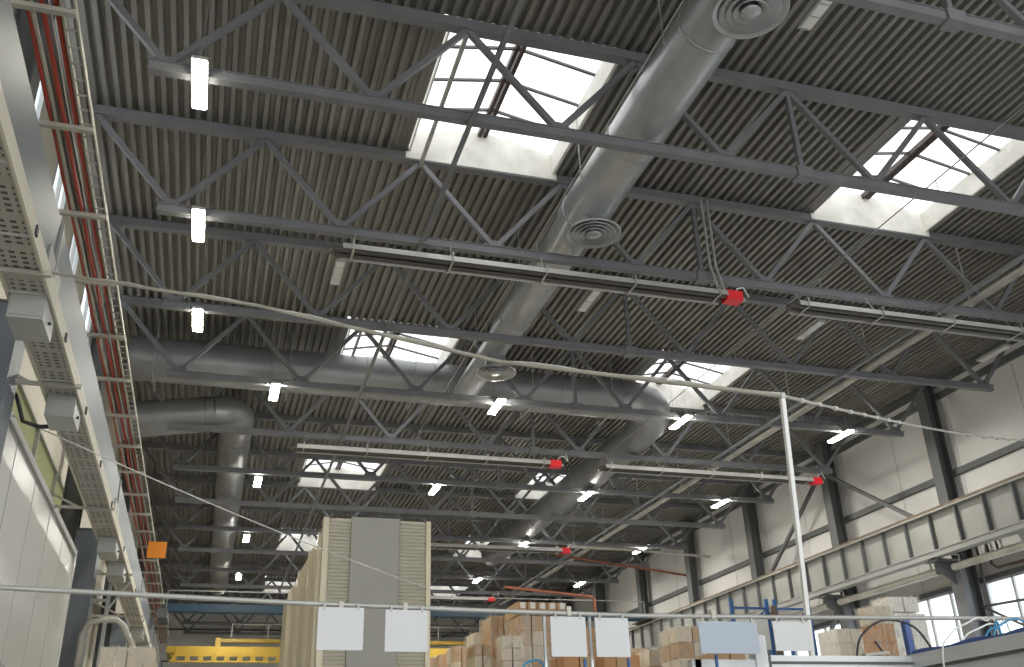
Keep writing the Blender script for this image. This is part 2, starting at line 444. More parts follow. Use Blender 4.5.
for xi, side in ((0, 'left'), (1, 'right')):
    for k in (-2, 1, 4, 7, 10, 13):  # the pair above the camera is unseen, added to daylight the near end
        lab = {(1, 1): 'large skylight at the upper right, near the right frame edge',
               (0, 4): 'skylight just above the wide horizontal duct, half hidden by it',
               (1, 4): 'skylight beside the elbow at the right end of the wide duct',
               (0, 7): 'small skylight directly above the tall beige cabinet',
               (1, 7): 'small skylight behind the duct right of the tall cabinet'}.get((xi, k), 'skylight of the %s row, %s' % (side, {-2: 'unseen above the camera, added for daylight', 10: 'far and small, behind the mid lamps', 13: 'farthest and smallest of all'}.get(k, '')))
        if (xi, k) == (0, 1): continue
        copy_thing(sk, (4.56 + xi * 9.69, TY(k) + .12, ZD), lab)

# ------------------------------------------------------------------ ducts
def ring(mb, c, axis, r, w=.02): mb.lathe(c, axis, [(r, -w), (r + .015, -w), (r + .015, w), (r, w)], 28)
def elbow(a, corner, b, n=7):
    a, c, b = Vector(a), Vector(corner), Vector(b)
    return [tuple(a * (1 - t) ** 2 + c * 2 * t * (1 - t) + b * t * t) for t in [i / n for i in range(n + 1)]]

AX, AZ = 6.5, 10.68
t = thing('ventilation_duct', 'long round silver duct running lengthwise beside the large skylight', 'duct', (AX, 6, AZ), 'round silver ventilation ducts')
MB().tube([(AX, 6, AZ), (AX, 15.6, AZ), (AX, 16.0, AZ), (AX, 21.0, AZ), (AX, 21.5, AZ), (AX, 25.4, AZ)], [.49, .49, .43, .42, .34, .34], 32).build('duct_body', 'duct', t)
for y in (7.9, 9.9, 12.9, 15.3, 17.6, 20.2, 22.6):
    m = MB(); ring(m, (AX, y, AZ), (0, 1, 0), .49 if y < 15.7 else .42 if y < 21 else .34, .02); m.build('joint_ring', 'duct', t)
def hanger(mb, x, y, z, r):
    for s in (-1, 1): mb.beam((x + s * r, y, z), (x + s * r, y, ZD), .02, .02)
for y in (7.5, 10.4, 14.2, 18.2, 22.2):
    m = MB(); hanger(m, AX, y, AZ, .5); m.build('hanger', 'galv', t)
def diffuser(y, lab):
    d = thing('air_diffuser', lab, 'air diffuser', (AX, y, 9.9), 'round cone air diffusers under the duct')
    z = 9.95
    MB().lathe((AX, y, z), (0, 0, 1), [(.28, .45), (.28, .16), (.55, 0), (.55, -.03), (.53, -.03), (.27, .13)], 36).build('outer_cone', 'duct', d)
    for i, (r, dz) in enumerate(((.45, -.02), (.355, -.035), (.26, -.05))):
        MB().lathe((AX, y, z), (0, 0, 1), [(r * .55, .12 + dz), (r, dz), (r - .008, dz - .012), (r * .5, .11 + dz)], 32).build('cone_ring', 'duct', d)
    MB().lathe((AX, y, z), (0, 0, 1), [(0.001, -.05), (.14, -.06), (.15, -.04), (.03, .09)], 24).build('centre_cone', 'duct', d)
diffuser(8.75, 'round cone diffuser at the top edge of the picture'); diffuser(14.95, 'round cone diffuser under the silver duct, just right of the large skylight')
diffuser(22.1, 'round cone diffuser where the long duct meets the wide horizontal duct')

BY, BZ, BR = 25.9, 11.1, .62
t = thing('cross_duct', 'wide silver duct crossing the hall and bending away at its right end', 'duct', (5, BY, BZ), 'round silver ventilation ducts')
CX = 13.1
path = [(-2.9, BY, BZ), (CX - 1.3, BY, BZ)] + elbow((CX - .9, BY, BZ), (CX, BY, BZ - .1), (CX, BY + 1.1, BZ - .3))
MB().tube(path, BR, 32).build('duct_body', 'duct_shaded', t)
MB().tube([(CX, BY + 1.1, BZ - .3), (CX, BY + 1.8, AZ), (CX, 46, AZ)], [.60, .55, .55], 32).build('duct_branch', 'duct_shaded', t)
for x in (-1.8, .9, 3.6, 5.6, 7.4, 9.6, 11.6):
    m = MB(); ring(m, (x, BY, BZ), (1, 0, 0), BR); m.build('joint_ring', 'duct_shaded', t)
for y in (29.6, 32.5, 35.4, 38.3, 41.2, 44.1):
    m = MB(); ring(m, (CX, y, AZ), (0, 1, 0), .55); m.build('joint_ring', 'duct_d', t)
for x in (-2.2, 1.4, 5.0, 8.6, 11.2):
    m = MB()
    for s in (-1, 1): m.beam((x, BY + s * .64, BZ - .1), (x, BY + s * .64, ZD), .02, .02)
    m.beam((x, BY - .66, BZ - .66), (x, BY + .66, BZ - .66), .03, .03)
    for s in (-1, 1): m.beam((x, BY + s * .65, BZ - .66), (x, BY + s * .65, BZ), .02, .02)
    m.build('hanger', 'galv', t)

t = thing('angled_duct', 'silver duct at the left with an elbow, running away behind the lit lamps', 'duct', (0, 28, 10.6), 'round silver ventilation ducts')
MB().tube([(-3.2, 28.6, 10.18), (-.55, 28.5, 10.62)], .54, 32).build('duct_body', 'duct_shaded', t)
MB().tube([(-.62, 28.5, 10.62)] + elbow((-.3, 28.55, 10.66), (.12, 28.6, 10.7), (.12, 29.3, 10.72)), .53, 32).build('duct_elbow', 'duct_shaded', t)
MB().tube([(.12, 29.3, 10.72), (.12, 56, 10.72)], .50, 28).build('duct_branch', 'duct_shaded', t)
for p_ in ((-2.7, 28.59, 10.26), (-.8, 28.51, 10.58)):
    m = MB(); ring(m, p_, (2.65, -.1, .44), .54); m.build('joint_ring', 'duct_d', t)
for y in (30.5, 33.4, 36.3, 39.2, 42.1, 45.0, 47.9, 50.8):
    m = MB(); ring(m, (.12, y, 10.72), (0, 1, 0), .50); m.build('joint_ring', 'duct_d', t)
    if int(y) % 2: m = MB(); hanger(m, .12, y, 10.72, .47); m.build('hanger', 'galv', t)

# pipe running lengthwise near the right side
t = thing('lengthwise_pipe', 'long thin grey pipe running lengthwise through the trusses at right', 'pipe', (16.9, 9, 10.35))
MB().tube([(16.9, 9, 10.35), (16.9, 60, 10.35)], .085, 12).build('pipe', 'greypipe', t)
for k in range(1, 13):
    MB().beam((16.9, TY(k) + .16, 10.4), (16.9, TY(k) + .16, ZD), .03, .03).build('hanger', 'galv', t)
for x, lab in ((5.73, 'thin pale conduit running beside the large left skylight'), (12.56, 'thin dark conduit crossing below the large right skylight')):
    m = MB().tube([(x, 8.2, 10.4), (x, 30, 10.4)], .014, 6)
    for k in range(0, 6): m.beam((x, TY(k), 10.06), (x, TY(k), 10.4), .012, .012)
    tag(m.build('conduit', 'galv', None, (x, 8.2, 10.4)), lab, 'conduit', 'thin conduits strung between trusses')

# ------------------------------------------------------------------ radiant tube heaters
def heater(x0, x1, y, z, lab, burner=True, blab='red burner box'):
    t = thing('radiant_heater', lab, 'heater', ((x0 + x1) / 2, y, z), 'tube heaters slung along the trusses')
    L = x1 - x0
    rf = MB()
    pr = [(-.24, -.07), (-.20, .06), (-.10, .11), (.10, .11), (.20, .06), (.24, -.07), (.235, -.07), (.19, .05), (.095, .10), (-.095, .10), (-.19, .05), (-.235, -.07)]
    n = len(pr); v = [(x, y + a, z + b) for x in (x0, x1) for a, b in pr]
    rf.add(v, [(i, (i + 1) % n, n + (i + 1) % n, n + i) for i in range(n)])
    rf.build('reflector', 'reflector', t)
    for s in (-1, 1):
        MB().tube([(x0 + .02, y + s * .10, z - .03), (x1 - .02, y + s * .10, z - .03)], .05, 10).build('radiant_tube', 'tube', t)
    MB().tube([(x0 + .02, y + .10, z - .03), (x0 - .14, y + .08, z - .03), (x0 - .18, y, z - .03), (x0 - .14, y - .08, z - .03), (x0 + .02, y - .10, z - .03)], .055, 10).build('return_bend', 'tube', t)
    m = MB(); k = max(2, round(L / 2.0))
    for i in range(k + 1):
        x = x0 + .2 + (L - .4) * i / k
        m = MB().box(x - .02, x + .02, y - .255, y + .255, z - .09, z - .075)
        m.box(x - .015, x + .015, y - .26, y - .245, z - .09, z + .12).box(x - .015, x + .015, y + .245, y + .26, z - .09, z + .12).box(x - .015, x + .015, y - .26, y + .26, z + .115, z + .13)
        m.build('bracket', 'galv', t)
        MB().beam((x, y, z + .12), (x + .1, y + .37, ZB - .05), .014, .014).build('hanger', 'galv', t)
    if burner:
        bb = MB().box(x1 + .02, x1 + .40, y - .13, y + .13, z - .10, z + .12)
        b = bb.build('burner_box', 'red', t); b['label'] = blab
        MB().tube([(x1 + .4, y, z), (x1 + .5, y, z - .02)], .05, 10).build('fan_inlet', 'galv', t)
        MB().tube([(x1 + .3, y, z + .1), (x1 + .36, y, z + .25), (x1 + .55, y + .05, z + .32), (x1 + .75, y + .2, z + .2), (x1 + .75, y + .35, z + .5)], .016, 8).build('gas_hose', 'wcable', t)
    return t
heater(1.65, 9.72, 15.75, 9.32, 'long tube heater under the second truss, ending in a red burner box')
heater(11.45, 19.4, 15.75, 9.30, 'tube heater at the right, black end towards the red burner box')
heater(1.9, 9.85, 27.7, 9.42, 'tube heater above the tall cabinet, with a red burner at its right end')
heater(11.75, 19.5, 27.7, 9.42, 'tube heater reaching the braced wall column, with a red burner')
heater(6.7, 14.5, 39.7, 9.52, 'far tube heater right above the cardboard stacks, with a red burner')
heater(6.7, 14.4, 51.7, 9.55, 'farthest tube heater, low beside the stacks, with a tiny red burner')
for i, x in enumerate((9.62, 9.76)):
    tag(MB().tube([(x, 15.95, 11.9), (x, 15.95, 10.2), (x + .08, 15.85, 9.5)], .03, 8).build('drop_pipe', 'galv', None, (x, 15.95, 9.5)),
        ('left' if i == 0 else 'right') + ' one of the two thin drop pipes above the big red burner box', 'pipe', 'drop pipes to the burner')
tag(MB().tube([(14.9, 39.8, 9.75), (18, 39.8, 9.72), (21.9, 39.8, 9.55)], .06, 10).build('gas_pipe', 'greypipe', None, (14.9, 39.8, 9.7)),
    'pale thin pipe from the far red burner across to the right wall', 'pipe')
tag(MB().tube([(15.6, 43.6, 10.25), (22.78, 43.6, 9.45)], .055, 10).build('orange_pipe', 'orangepipe', None, (15.6, 43.6, 10.2)),
    'thin orange pipe sloping down to the far right wall', 'pipe')
tag(MB().tube([(13.0, 43.6, 8.65), (17.4, 43.6, 8.3), (17.5, 43.6, 8.2), (17.5, 43.6, FLOOR)], .07, 10).build('gas_riser', 'orangepipe', None, (17.5, 43.6, 6.2)),
    'rusty orange pipe turning down behind the cardboard stacks', 'pipe')

# ------------------------------------------------------------------ luminaires
def lamp(x, y, z, lab, lit, grp, ztop, lm='lit'):
    t = thing('linear_lamp', lab, 'lamp', (x, y, z), grp)
    MB().box(x - .12, x + .12, y - .58, y + .58, z, z + .06).box(x - .06, x + .06, y - .5, y + .5, z + .06, z + .10).build('housing', 'housing', t)
    if lit: MB().box(x - .10, x + .10, y - .56, y + .56, z - .03, z - .001).build('diffuser', lm, t)
    else:
        for j in range(4):
            MB().box(x - .09, x + .09, y - .54 + j * .275, y - .30 + j * .275, z - .02, z - .001).build('diffuser', 'unlit', t)
    for s in (-1, 1): MB().beam((x, y + s * .4, z + .1), (x, y + s * .4, ztop), .006, .006).build('suspension', 'galv', t)
    return t
def ax(x): return x
lamps = [(-1.0, 12.3, 'lit lamp high at the left, topmost of the left lamps'), (-1.0, 16.45, 'lit lamp at the left, second down from the top'), (-1.0, 20.6, 'lit lamp at the left, third down, just above the wide duct'),
 (1.0, 24.6, 'lit lamp in front of the angled duct elbow'), (1.03, 33.0, 'lit lamp right of the angled duct, fifth down on the left'), (1.03, 41.2, 'small lit lamp lower left, sixth down on the left'),
 (1.03, 49.2, 'small lit lamp lower left, seventh down on the left'), (1.03, 57.6, 'lowest lit lamp at the left, just above the yellow crane'),
 (7.17, 24.35, 'lit lamp in the middle, just under the wide duct'), (7.23, 32.75, 'lit lamp directly right of the skylight above the cabinet'),
 (12.98, 24.4, 'lit lamp right of the duct elbow'), (12.98, 32.5, 'lit lamp against the duct that runs away at centre'), (12.98, 40.5, 'lit lamp above the highest cardboard stack'), (12.98, 48.4, 'small lit lamp just right of the cabinet top area'), (13.1, 57.4, 'tiny lit lamp right of the cabinet at rail height'),
 (18.65, 24.5, 'lit lamp highest of the right row, before the wall column'), (18.62, 32.5, 'lit lamp second of the right row along the wall'), (18.7, 40.6, 'lit lamp third of the right row along the wall'), (18.7, 48.6, 'lit lamp lowest of the right row along the wall')]
l0 = None
for x, y, lab in lamps:
    if x < 0: lamp(x, y, 9.9, lab, True, 'lit linear lamps', 12.19, 'lit_soft')
    elif x == 12.98 and y in (32.5, 40.5): lamp(x, y, 9.9, lab, True, 'lit linear lamps', 10.2)
    elif l0 is None: l0 = lamp(x, y, 9.9, lab, True, 'lit linear lamps', 12.19)
    else: copy_thing(l0, (x, y, 9.9), lab)
unlit = [(2.0, 19.65, 'unlit grid lamp under the left end of the long heater'), (8.25, 19.6, 'unlit grid lamp below the long heater near the middle'), (14.75, 19.8, 'unlit lamp behind the right heater tube'), (20.95, 19.95, 'unlit lamp at the top of the right wall'), (8.25, 9.25, 'unlit lamp at the top edge right of the cone diffuser')]
l0 = None
for x, y, lab in unlit:
    if l0 is None: l0 = lamp(x, y, 11.0, lab, False, 'unlit linear lamps', 12.19)
    else: copy_thing(l0, (x, y, 11.0), lab)

# ------------------------------------------------------------------ crane girders
def girder_right():
    x = 21.2
    t = thing('crane_girder', 'long grey crane runway girder with stiffeners along the right wall', 'crane girder', (x, 10, 6.2), 'crane runway girders')
    MB().box(x - .012, x + .012, 10, 66, 6.28, 7.38).build('web', 'girder', t)
    MB().box(x - .17, x + .17, 10, 66, 6.08, 6.11).box(x - .17, x + .17, 10, 66, 6.25, 6.28).box(x - .14, x - .1, 10, 66, 6.11, 6.25).build('bottom_flange', 'girder', t)
    MB().box(x - .2, x + .2, 10, 66, 7.38, 7.42).build('top_flange', 'girder', t)
    MB().box(x - .04, x + .04, 10, 66, 7.42, 7.56).build('crane_rail', 'rail', t)
    y = 12.5
    while y < 66:
        MB().box(x - .15, x - .012, y - .03, y + .03, 6.28, 7.38).build('stiffener', 'steel_d', t); y += 1.17
girder_right()
def girder_left():
    x = -2.52
    t = thing('crane_girder', 'smooth blue-grey crane runway girder along the left wall', 'crane girder', (x, 6, 6.0), 'crane runway girders')
    MB().box(x - .3, x, 6, 66, 6.02, 7.2).build('box_section', 'girder_l', t)
    for y in (12.4, 24.5, 36.5, 48.5):
        MB().box(x - .32, x + .03, y - .5, y + .5, 6.0, 6.6).box(x - .32, x + .04, y - .03, y + .03, 5.95, 7.2).build('splice_plate', 'girder', t)
girder_left()
for y0, y1, lab in ((18.9, 24.2, 'pale pipe slung under the right crane girder, nearest length'), (24.9, 30.2, 'pale pipe slung under the right crane girder by the column'), (30.9, 36.2, 'pale pipe slung under the right crane girder, beyond the braced column')):
    m = MB().tube([(21.62, y0, 5.98 - .2), (21.62, y1, 5.98 - .2)], .11, 14)
    for y in (y0 + .3, y1 - .3): m.box(21.60, 21.64, y - .02, y + .02, 5.85, 6.11).box(21.2, 21.64, y - .02, y + .02, 6.08, 6.11)
    tag(m.build('slung_pipe', 'greypipe', None, (21.62, y0, 5.8)), lab, 'pipe', 'pipes under the right crane girder')

# wall bracing
def brace(p, q, lab):
    tag(MB().beam(p, q, .12, .12).build('diagonal_brace', 'steel_d', None, p), lab, 'brace', 'diagonal braces on the right wall')
brace((22.0, 30.25, 10.6), (22.0, 25.2, 7.3), 'dark diagonal brace above the right girder, sloping towards the camera')
brace((22.0, 30.75, 10.6), (22.0, 35.8, 7.3), 'dark diagonal brace above the right girder, sloping away')
brace((22.0, 30.25, 5.8), (22.0, 25.2, .6), 'pale diagonal brace below the right girder, crossing the windows')
brace((22.0, 30.75, 5.8), (22.0, 35.8, .6), 'pale diagonal brace below the right girder, behind the wrapped boxes')

# conduits on the right wall
tag(MB().tube([(22.6, 23.9, 6.9), (22.6, 23.75, 6.8), (22.6, 23.7, 5.8), (22.6, 23.5, 5.65), (22.6, 21, 5.62)], .045, 8).tube([(22.6, 23.6, 6.9), (22.6, 23.35, 6.75), (22.6, 23.3, 5.9)], .035, 8)
    .build('wall_conduit', 'rail', None, (22.6, 21, 5.6)), 'dark bent conduit on the wall right of the window column', 'conduit')
tag(MB().tube([(22.7, 24.1, 7.2), (22.5, 24.05, 7.15), (22.45, 24.0, 6.9), (22.45, 24.0, FLOOR)], .035, 8).build('drop_conduit', 'steel_d', None, (22.45, 24, 1.5)),
    'thin dark conduit dropping down the wall beside the window column', 'conduit')
tag(MB().tube([(22.35, 22.6, 6.65), (22.35, 13, 6.65)], .3, 20).build('wall_duct', 'greypipe', None, (22.35, 13, 6.65)), 'fat pale round duct lying along the wall at the right edge', 'duct')
t = thing('thin_bracing', 'pair of thin grey rods crossing the right windows', 'rod', (22.4, 23, 4.4))
MB().tube([(22.4, 24.25, 4.62), (22.4, 18.7, 4.35)], .04, 8).build('rod', 'steel_d', t); MB().tube([(22.4, 24.25, 4.62), (22.4, 18.7, 1.6)], .04, 8).build('rod', 'steel_d', t)

# ------------------------------------------------------------------ left services
t = thing('pipe_rack', 'rack of red and grey pipes running high along the left wall', 'pipe rack', (-2.8, 8, 9.0))
for y in [7.7 + 2.42 * i for i in range(24)]:
    m = MB().beam((-3.3, y, 8.93), (-2.38, y, 8.93), .085, .07); m.beam((-3.3, y, 8.93), (-3.88, y, 8.93), .07, .06)
    m.build('cross_bracket', 'greypipe', t)
for x, r, mt in ((-2.96, .033, 'redpipe'), (-2.785, .035, 'redpipe'), (-2.63, .033, 'redpipe'), (-2.91, .03, 'greypipe'), (-2.71, .012, 'wcable')):
    pts = []
    for i in range(60):
        y = 7 + i; pts.append((x + random.uniform(-.012, .012), y, 9.02 + random.uniform(-.012, .012)))
    o = MB().tube(pts, r, 10).build('pipe', mt, t)
    if mt != 'redpipe': o['label'] = 'pale grey pipe'
t = thing('cable_ladder', 'narrow cable ladder running beside the red pipes', 'cable ladder', (-2.47, 7, 9.0))
for x in (-2.56, -2.40): MB().box(x - .012, x + .012, 7, 64, 8.97, 9.07).build('side_rail', 'greypipe', t)
m = MB(); y = 7.2; i = 0
while y < 64:
    if i < 100: MB().box(-2.56, -2.40, y - .012, y + .012, 8.98, 9.0).build('rung', 'greypipe', t)
    else: m.box(-2.56, -2.40, y - .012, y + .012, 8.98, 9.0)
    y += .33; i += 1
o = m.build('rungs', 'greypipe', t); o['kind'] = 'stuff'

t = thing('busbar_trunking', 'perforated cream cable trunking running along the left wall', 'cable trunking', (-2.24, 6, 5.0))
MB().box(-2.44, -2.05, 6, 60, 5.0, 5.03).build('perforated_plate', 'tray', t)
MB().box(-2.05, -2.02, 6, 60, 4.96, 5.16).build('side_flange', 'cream', t)
MB().box(-2.47, -2.44, 6, 60, 4.96, 5.16).build('side_flange', 'cream', t)
y = 6.4; i = 0
while y < 40:
    MB().box(-2.46, -2.03, y - .012, y + .012, 4.975, 5.0).build('joint_strip', 'mull', t)
    if i % 2 == 0: MB().box(-2.02, -2.0, y - .05, y + .03, 5.0, 5.10).build('clamp', 'black', t)
    y += 1.24 if y < 20 else 2.4; i += 1
for y in (9.3, 12.4, 18.5, 24.5, 30.5):
    m = MB().beam((-3.9, y + .3, 4.965), (-1.95, y + .3, 4.965), .05, .05).beam((-3.9, y + .3, 5.6), (-2.6, y + .3, 4.98), .04, .04); m.build('support_arm', 'greypipe', t)
boxes = [(10.45, .62, 'nearest and largest grey tap-off box under the cable trunking'), (13.45, .62, 'second grey tap-off box under the cable trunking'),
 (21.6, .8, 'third grey tap-off box under the trunking, past the booth'), (24.0, .8, 'fourth grey tap-off box under the trunking, close after the third'),
 (33.5, .9, 'fifth grey tap-off box, far down the trunking'), (37.0, .9, 'sixth grey tap-off box, farthest down the trunking')]
for y, L, lab in boxes:
    t = thing('tap_off_box', lab, 'electrical box', (-2.2, y, 4.6), 'tap-off boxes under the trunking')
    MB().box(-2.42, -2.06, y - L / 2, y + L / 2, 4.70, 4.999).build('case', 'housing', t)
    MB().box(-2.40, -2.08, y - L / 2 - .012, y - L / 2, 4.73, 4.93).build('end_cover', 'housing', t)
    MB().tube([(-2.06, y, 4.8), (-2.03, y, 4.8)], .02, 8).build('knob', 'black', t)
tag(MB().tube([(-3.0, 13.6, 5.2), (-2.85, 13.4, 5.05), (-2.75, 13.6, 4.75), (-2.55, 13.7, 4.72), (-2.44, 13.75, 4.75)], .03, 8).build('black_cable', 'black', None, (-2.44, 13.7, 4.7)),
    'curved black cable looping into the second tap-off box', 'cable')
t = thing('orange_sign', 'small square orange sign hanging from the left pipe rack', 'sign', (-2.35, 37.5, 8.5))
MB().box(-2.55, -1.9, 37.5, 37.53, 8.15, 8.75).build('sign_plate', 'orange', t)
MB().beam((-2.5, 37.515, 8.75), (-2.5, 37.515, 8.97), .02, .02).build('hanger', 'galv', t)

# white booth below the trunking
t = thing('white_booth', 'tall white panelled booth standing against the left wall', 'booth', (-3.3, 16, FLOOR))
MB().box(-3.14, -3.02, 13.0, 22.6, FLOOR, 4.95).build('wall_panels', 'white', t)
for y in (14.9, 16.8, 18.7, 20.6):
    MB().box(-3.02, -3.012, y - .012, y + .012, FLOOR, 4.95).build('panel_seam', 'mull', t)
MB().box(-3.02, -3.01, 13.0, 22.6, 1.95, 1.98).build('panel_seam', 'mull', t)
MB().box(-3.02, -2.97, 13.0, 22.65, 4.88, 5.0).build('top_trim', 'mull', t)
MB().box(-3.02, -2.97, 22.45, 22.65, FLOOR, 4.88).build('corner_trim', 'white', t)
tag(MB().tube([(-3.05, 23.4, 1.2), (-2.4, 23.4, 1.2)] if False else [(-2.65, 23, FLOOR), (-2.65, 23, 3.3), (-2.55, 23, 3.55), (-2.3, 23, 3.62), (-2.0, 23, 3.62), (-1.85, 23, 3.5), (-1.4, 23, 2.7), (-1.3, 23, 2.4), (-1.3, 23, FLOOR)], .07, 12)
    .build('bent_pipe', 'greypipe', None, (-2, 23, FLOOR)), 'thick grey pipe bent over the wrapped pile at lower left', 'pipe')
t = thing('ladder_frame', 'slim galvanised upright frame behind the bent pipe at lower left', 'frame', (-2.5, 25.5, FLOOR))
for x in (-2.9, -2.45): MB().box(x - .04, x + .04, 25.2, 25.3, FLOOR, 5.2).build('upright', 'galv', t)
MB().box(-2.9, -2.45, 25.22, 25.28, 4.4, 4.46).build('cross_bar', 'galv', t)
MB().beam((-2.45, 25.25, 4.2), (-2.0, 25.25, 4.9), .05, .05).build('stay', 'galv', t)

# ------------------------------------------------------------------ bridge cranes
t = thing('bridge_crane', 'yellow bridge crane spanning the far end of the hall', 'crane', (9.5, 60, 7.3))
MB().box(-2.1, 21.0, 59.6, 60.4, 7.56, 8.0).build('main_girder', 'yellow', t)
m = MB().box(-2.1, 21.0, 59.4, 59.55, 7.42, 7.56).box(-2.1, 21, 59.4, 59.55, 7.1, 7.2)
x = -2.0
while x < 20.9:
    m.box(x, x + .28, 59.42, 59.53, 7.2, 7.42); x += .72
m.build('lower_lattice', 'yellow', t)
MB().box(.3, 20.2, 60.9, 61.5, 8.42, 8.62).build('rear_girder', 'yellow', t)
for x in (-2.2, 20.9):
    MB().box(.3 if x < 0 else 19.9, .6 if x < 0 else 20.2, 60.4, 61.0, 7.8, 8.6).build('girder_link', 'yellow', t)
    MB().box(x - .1, x + .35, 58.9, 61.9, 7.56, 7.9).build('end_carriage', 'yellow', t)
for i in range(9):
    x = 1.2 + i * 2.1; MB().beam((x, 61.2, 8.62), (x, 61.2, 9.5), .05, .05).build('rail_post', 'greypipe', t)
MB().beam((1.2, 61.2, 9.5), (18.0, 61.2, 9.5), .04, .04).build('handrail', 'greypipe', t)
t = thing('bridge_crane', 'dark blue bridge crane girder in front of the yellow crane', 'crane', (9.5, 46, 7.6))
MB().box(-2.1, 21.1, 45.7, 46.3, 7.62, 7.96).build('main_girder', 'bluec', t)
MB().beam((-2, 45.6, 8.5), (21, 45.6, 8.5), .03, .03).build('cable_rail', 'galv', t)
for x in (-2.2, 21.0):
    MB().box(x - .12, x + .3, 45.0, 47.0, 7.57 if x > 0 else 7.22, 7.62).build('end_carriage', 'steel_d', t)
    MB().beam((x + (.2 if x < 0 else -.0), 45.6, 7.75), (x + (.2 if x < 0 else 0), 45.6, 8.5), .03, .03).build('rail_post', 'galv', t)

# ------------------------------------------------------------------ tall cabinet
def cabinet():
    x0, x1, y0, zt = 2.04, 4.33, 20.0, 5.33
    t = thing('tall_machine_cabinet', 'tall beige machine cabinet with louvred sides standing at the bottom centre', 'machine cabinet', (3.2, 20, FLOOR))
    # stepped rear modules with rounded upper shoulders
    ys = [20.25, 21.7, 23.6, 25.8, 28.0]
    for i in range(4):
        xa = x0 - .02 - .05 * i; ya, yb = ys[i], ys[i + 1]; r = .25; z1 = zt - .03 - .06 * i
        pr = [(x1 - .05, FLOOR), (x1 - .05, z1), (xa + r, z1), (xa + r * .4, z1 - r * .25), (xa, z1 - r), (xa, FLOOR)]
        n = len(pr); v = [(a, y, b) for y in (ya, yb) for a, b in pr]
        MB().add(v, [tuple(range(n)), tuple(range(2 * n - 1, n - 1, -1))] + [(k, (k + 1) % n, n + (k + 1) % n, n + k) for k in range(n)]).build('body_module', 'cabinet', t)
        MB().box(xa - .05, xa - .001, ya, ya + .09, FLOOR, z1 - r).build('side_rib', 'cabinet', t)
    MB().box(x0, x1, y0 + .03, y0 + .25, FLOOR, zt - .02).build('front_frame', 'cabinet', t)
    for xa, xb in ((x0 + .14, 2.60), (3.66, x1 - .12)):
        bk = MB().box(xa, xb, y0 + .02, y0 + .03, FLOOR, zt - .06)
        z = -1.6
        while z < zt - .1:
            bk.add([(xa, y0 + .02, z + .055), (xb, y0 + .02, z + .055), (xb, y0 - .03, z), (xa, y0 - .03, z), (xa, y0 + .02, z - .01), (xb, y0 + .02, z - .01)],
                   [(0, 1, 2, 3), (3, 2, 5, 4), (0, 3, 4), (1, 5, 2)]); z += .075
        bk.build('louvre_panel', 'louvre', t)
    MB().box(2.62, 3.64, y0 - .07, y0 + .05, FLOOR, zt).build('centre_panel', 'cabinet_g', t)
    for xa in (x0, x1 - .10): MB().box(xa, xa + .10, y0 - .04, y0 + .06, FLOOR, zt - .02).build('corner_post', 'cabinet', t)
    for xx in (2.2, 2.65, 3.2, 3.64, 4.2): MB().beam((xx, y0, zt - .03), (xx, y0, zt + .07), .05, .03).build('lifting_lug', 'steel_d', t)
cabinet()

# ------------------------------------------------------------------ pallet loads and racks
def rack(x0, x1, y0, y1, zd, zt, lab, grp='blue pallet racks', beamm='orangepipe'):
    t = thing('pallet_rack', lab, 'pallet rack', ((x0 + x1) / 2, (y0 + y1) / 2, FLOOR), grp)
    for x in (x0, x1):
        for y in (y0, y1): MB().box(x - .045, x + .045, y - .045, y + .045, FLOOR, min(zt, 3.9) if y == y1 else zt).build('upright', 'rackblue', t)
    for y in (y0, y1):
        for z in (zd - .09, zd * .3 - .6): MB().box(x0 + .045, x1 - .045, y - .025, y + .025, z - .06, z + .06).build('beam', 'rackblue', t)
        if zt > zd + 1:
            if y == y1: continue
            MB().box(x0 + .045, x1 - .045, y - .025, y + .025, zt - .28, zt - .22).build('beam', 'rackblue', t)
            MB().beam((x1, y, zt - .25), (x0 + (x1 - x0) * .35, y, zt - .75), .035, .035).build('brace', 'rackblue', t)
    MB().box(x0 + .05, x1 - .05, y0 - .1, y1 + .1, zd - .03, zd).build('deck', 'wood', t)
    for x in (x0, x1):
        MB().beam((x, y0, zd - 1.2), (x, y1, zd - .2), .03, .03).build('brace', 'rackblue', t)
    return t
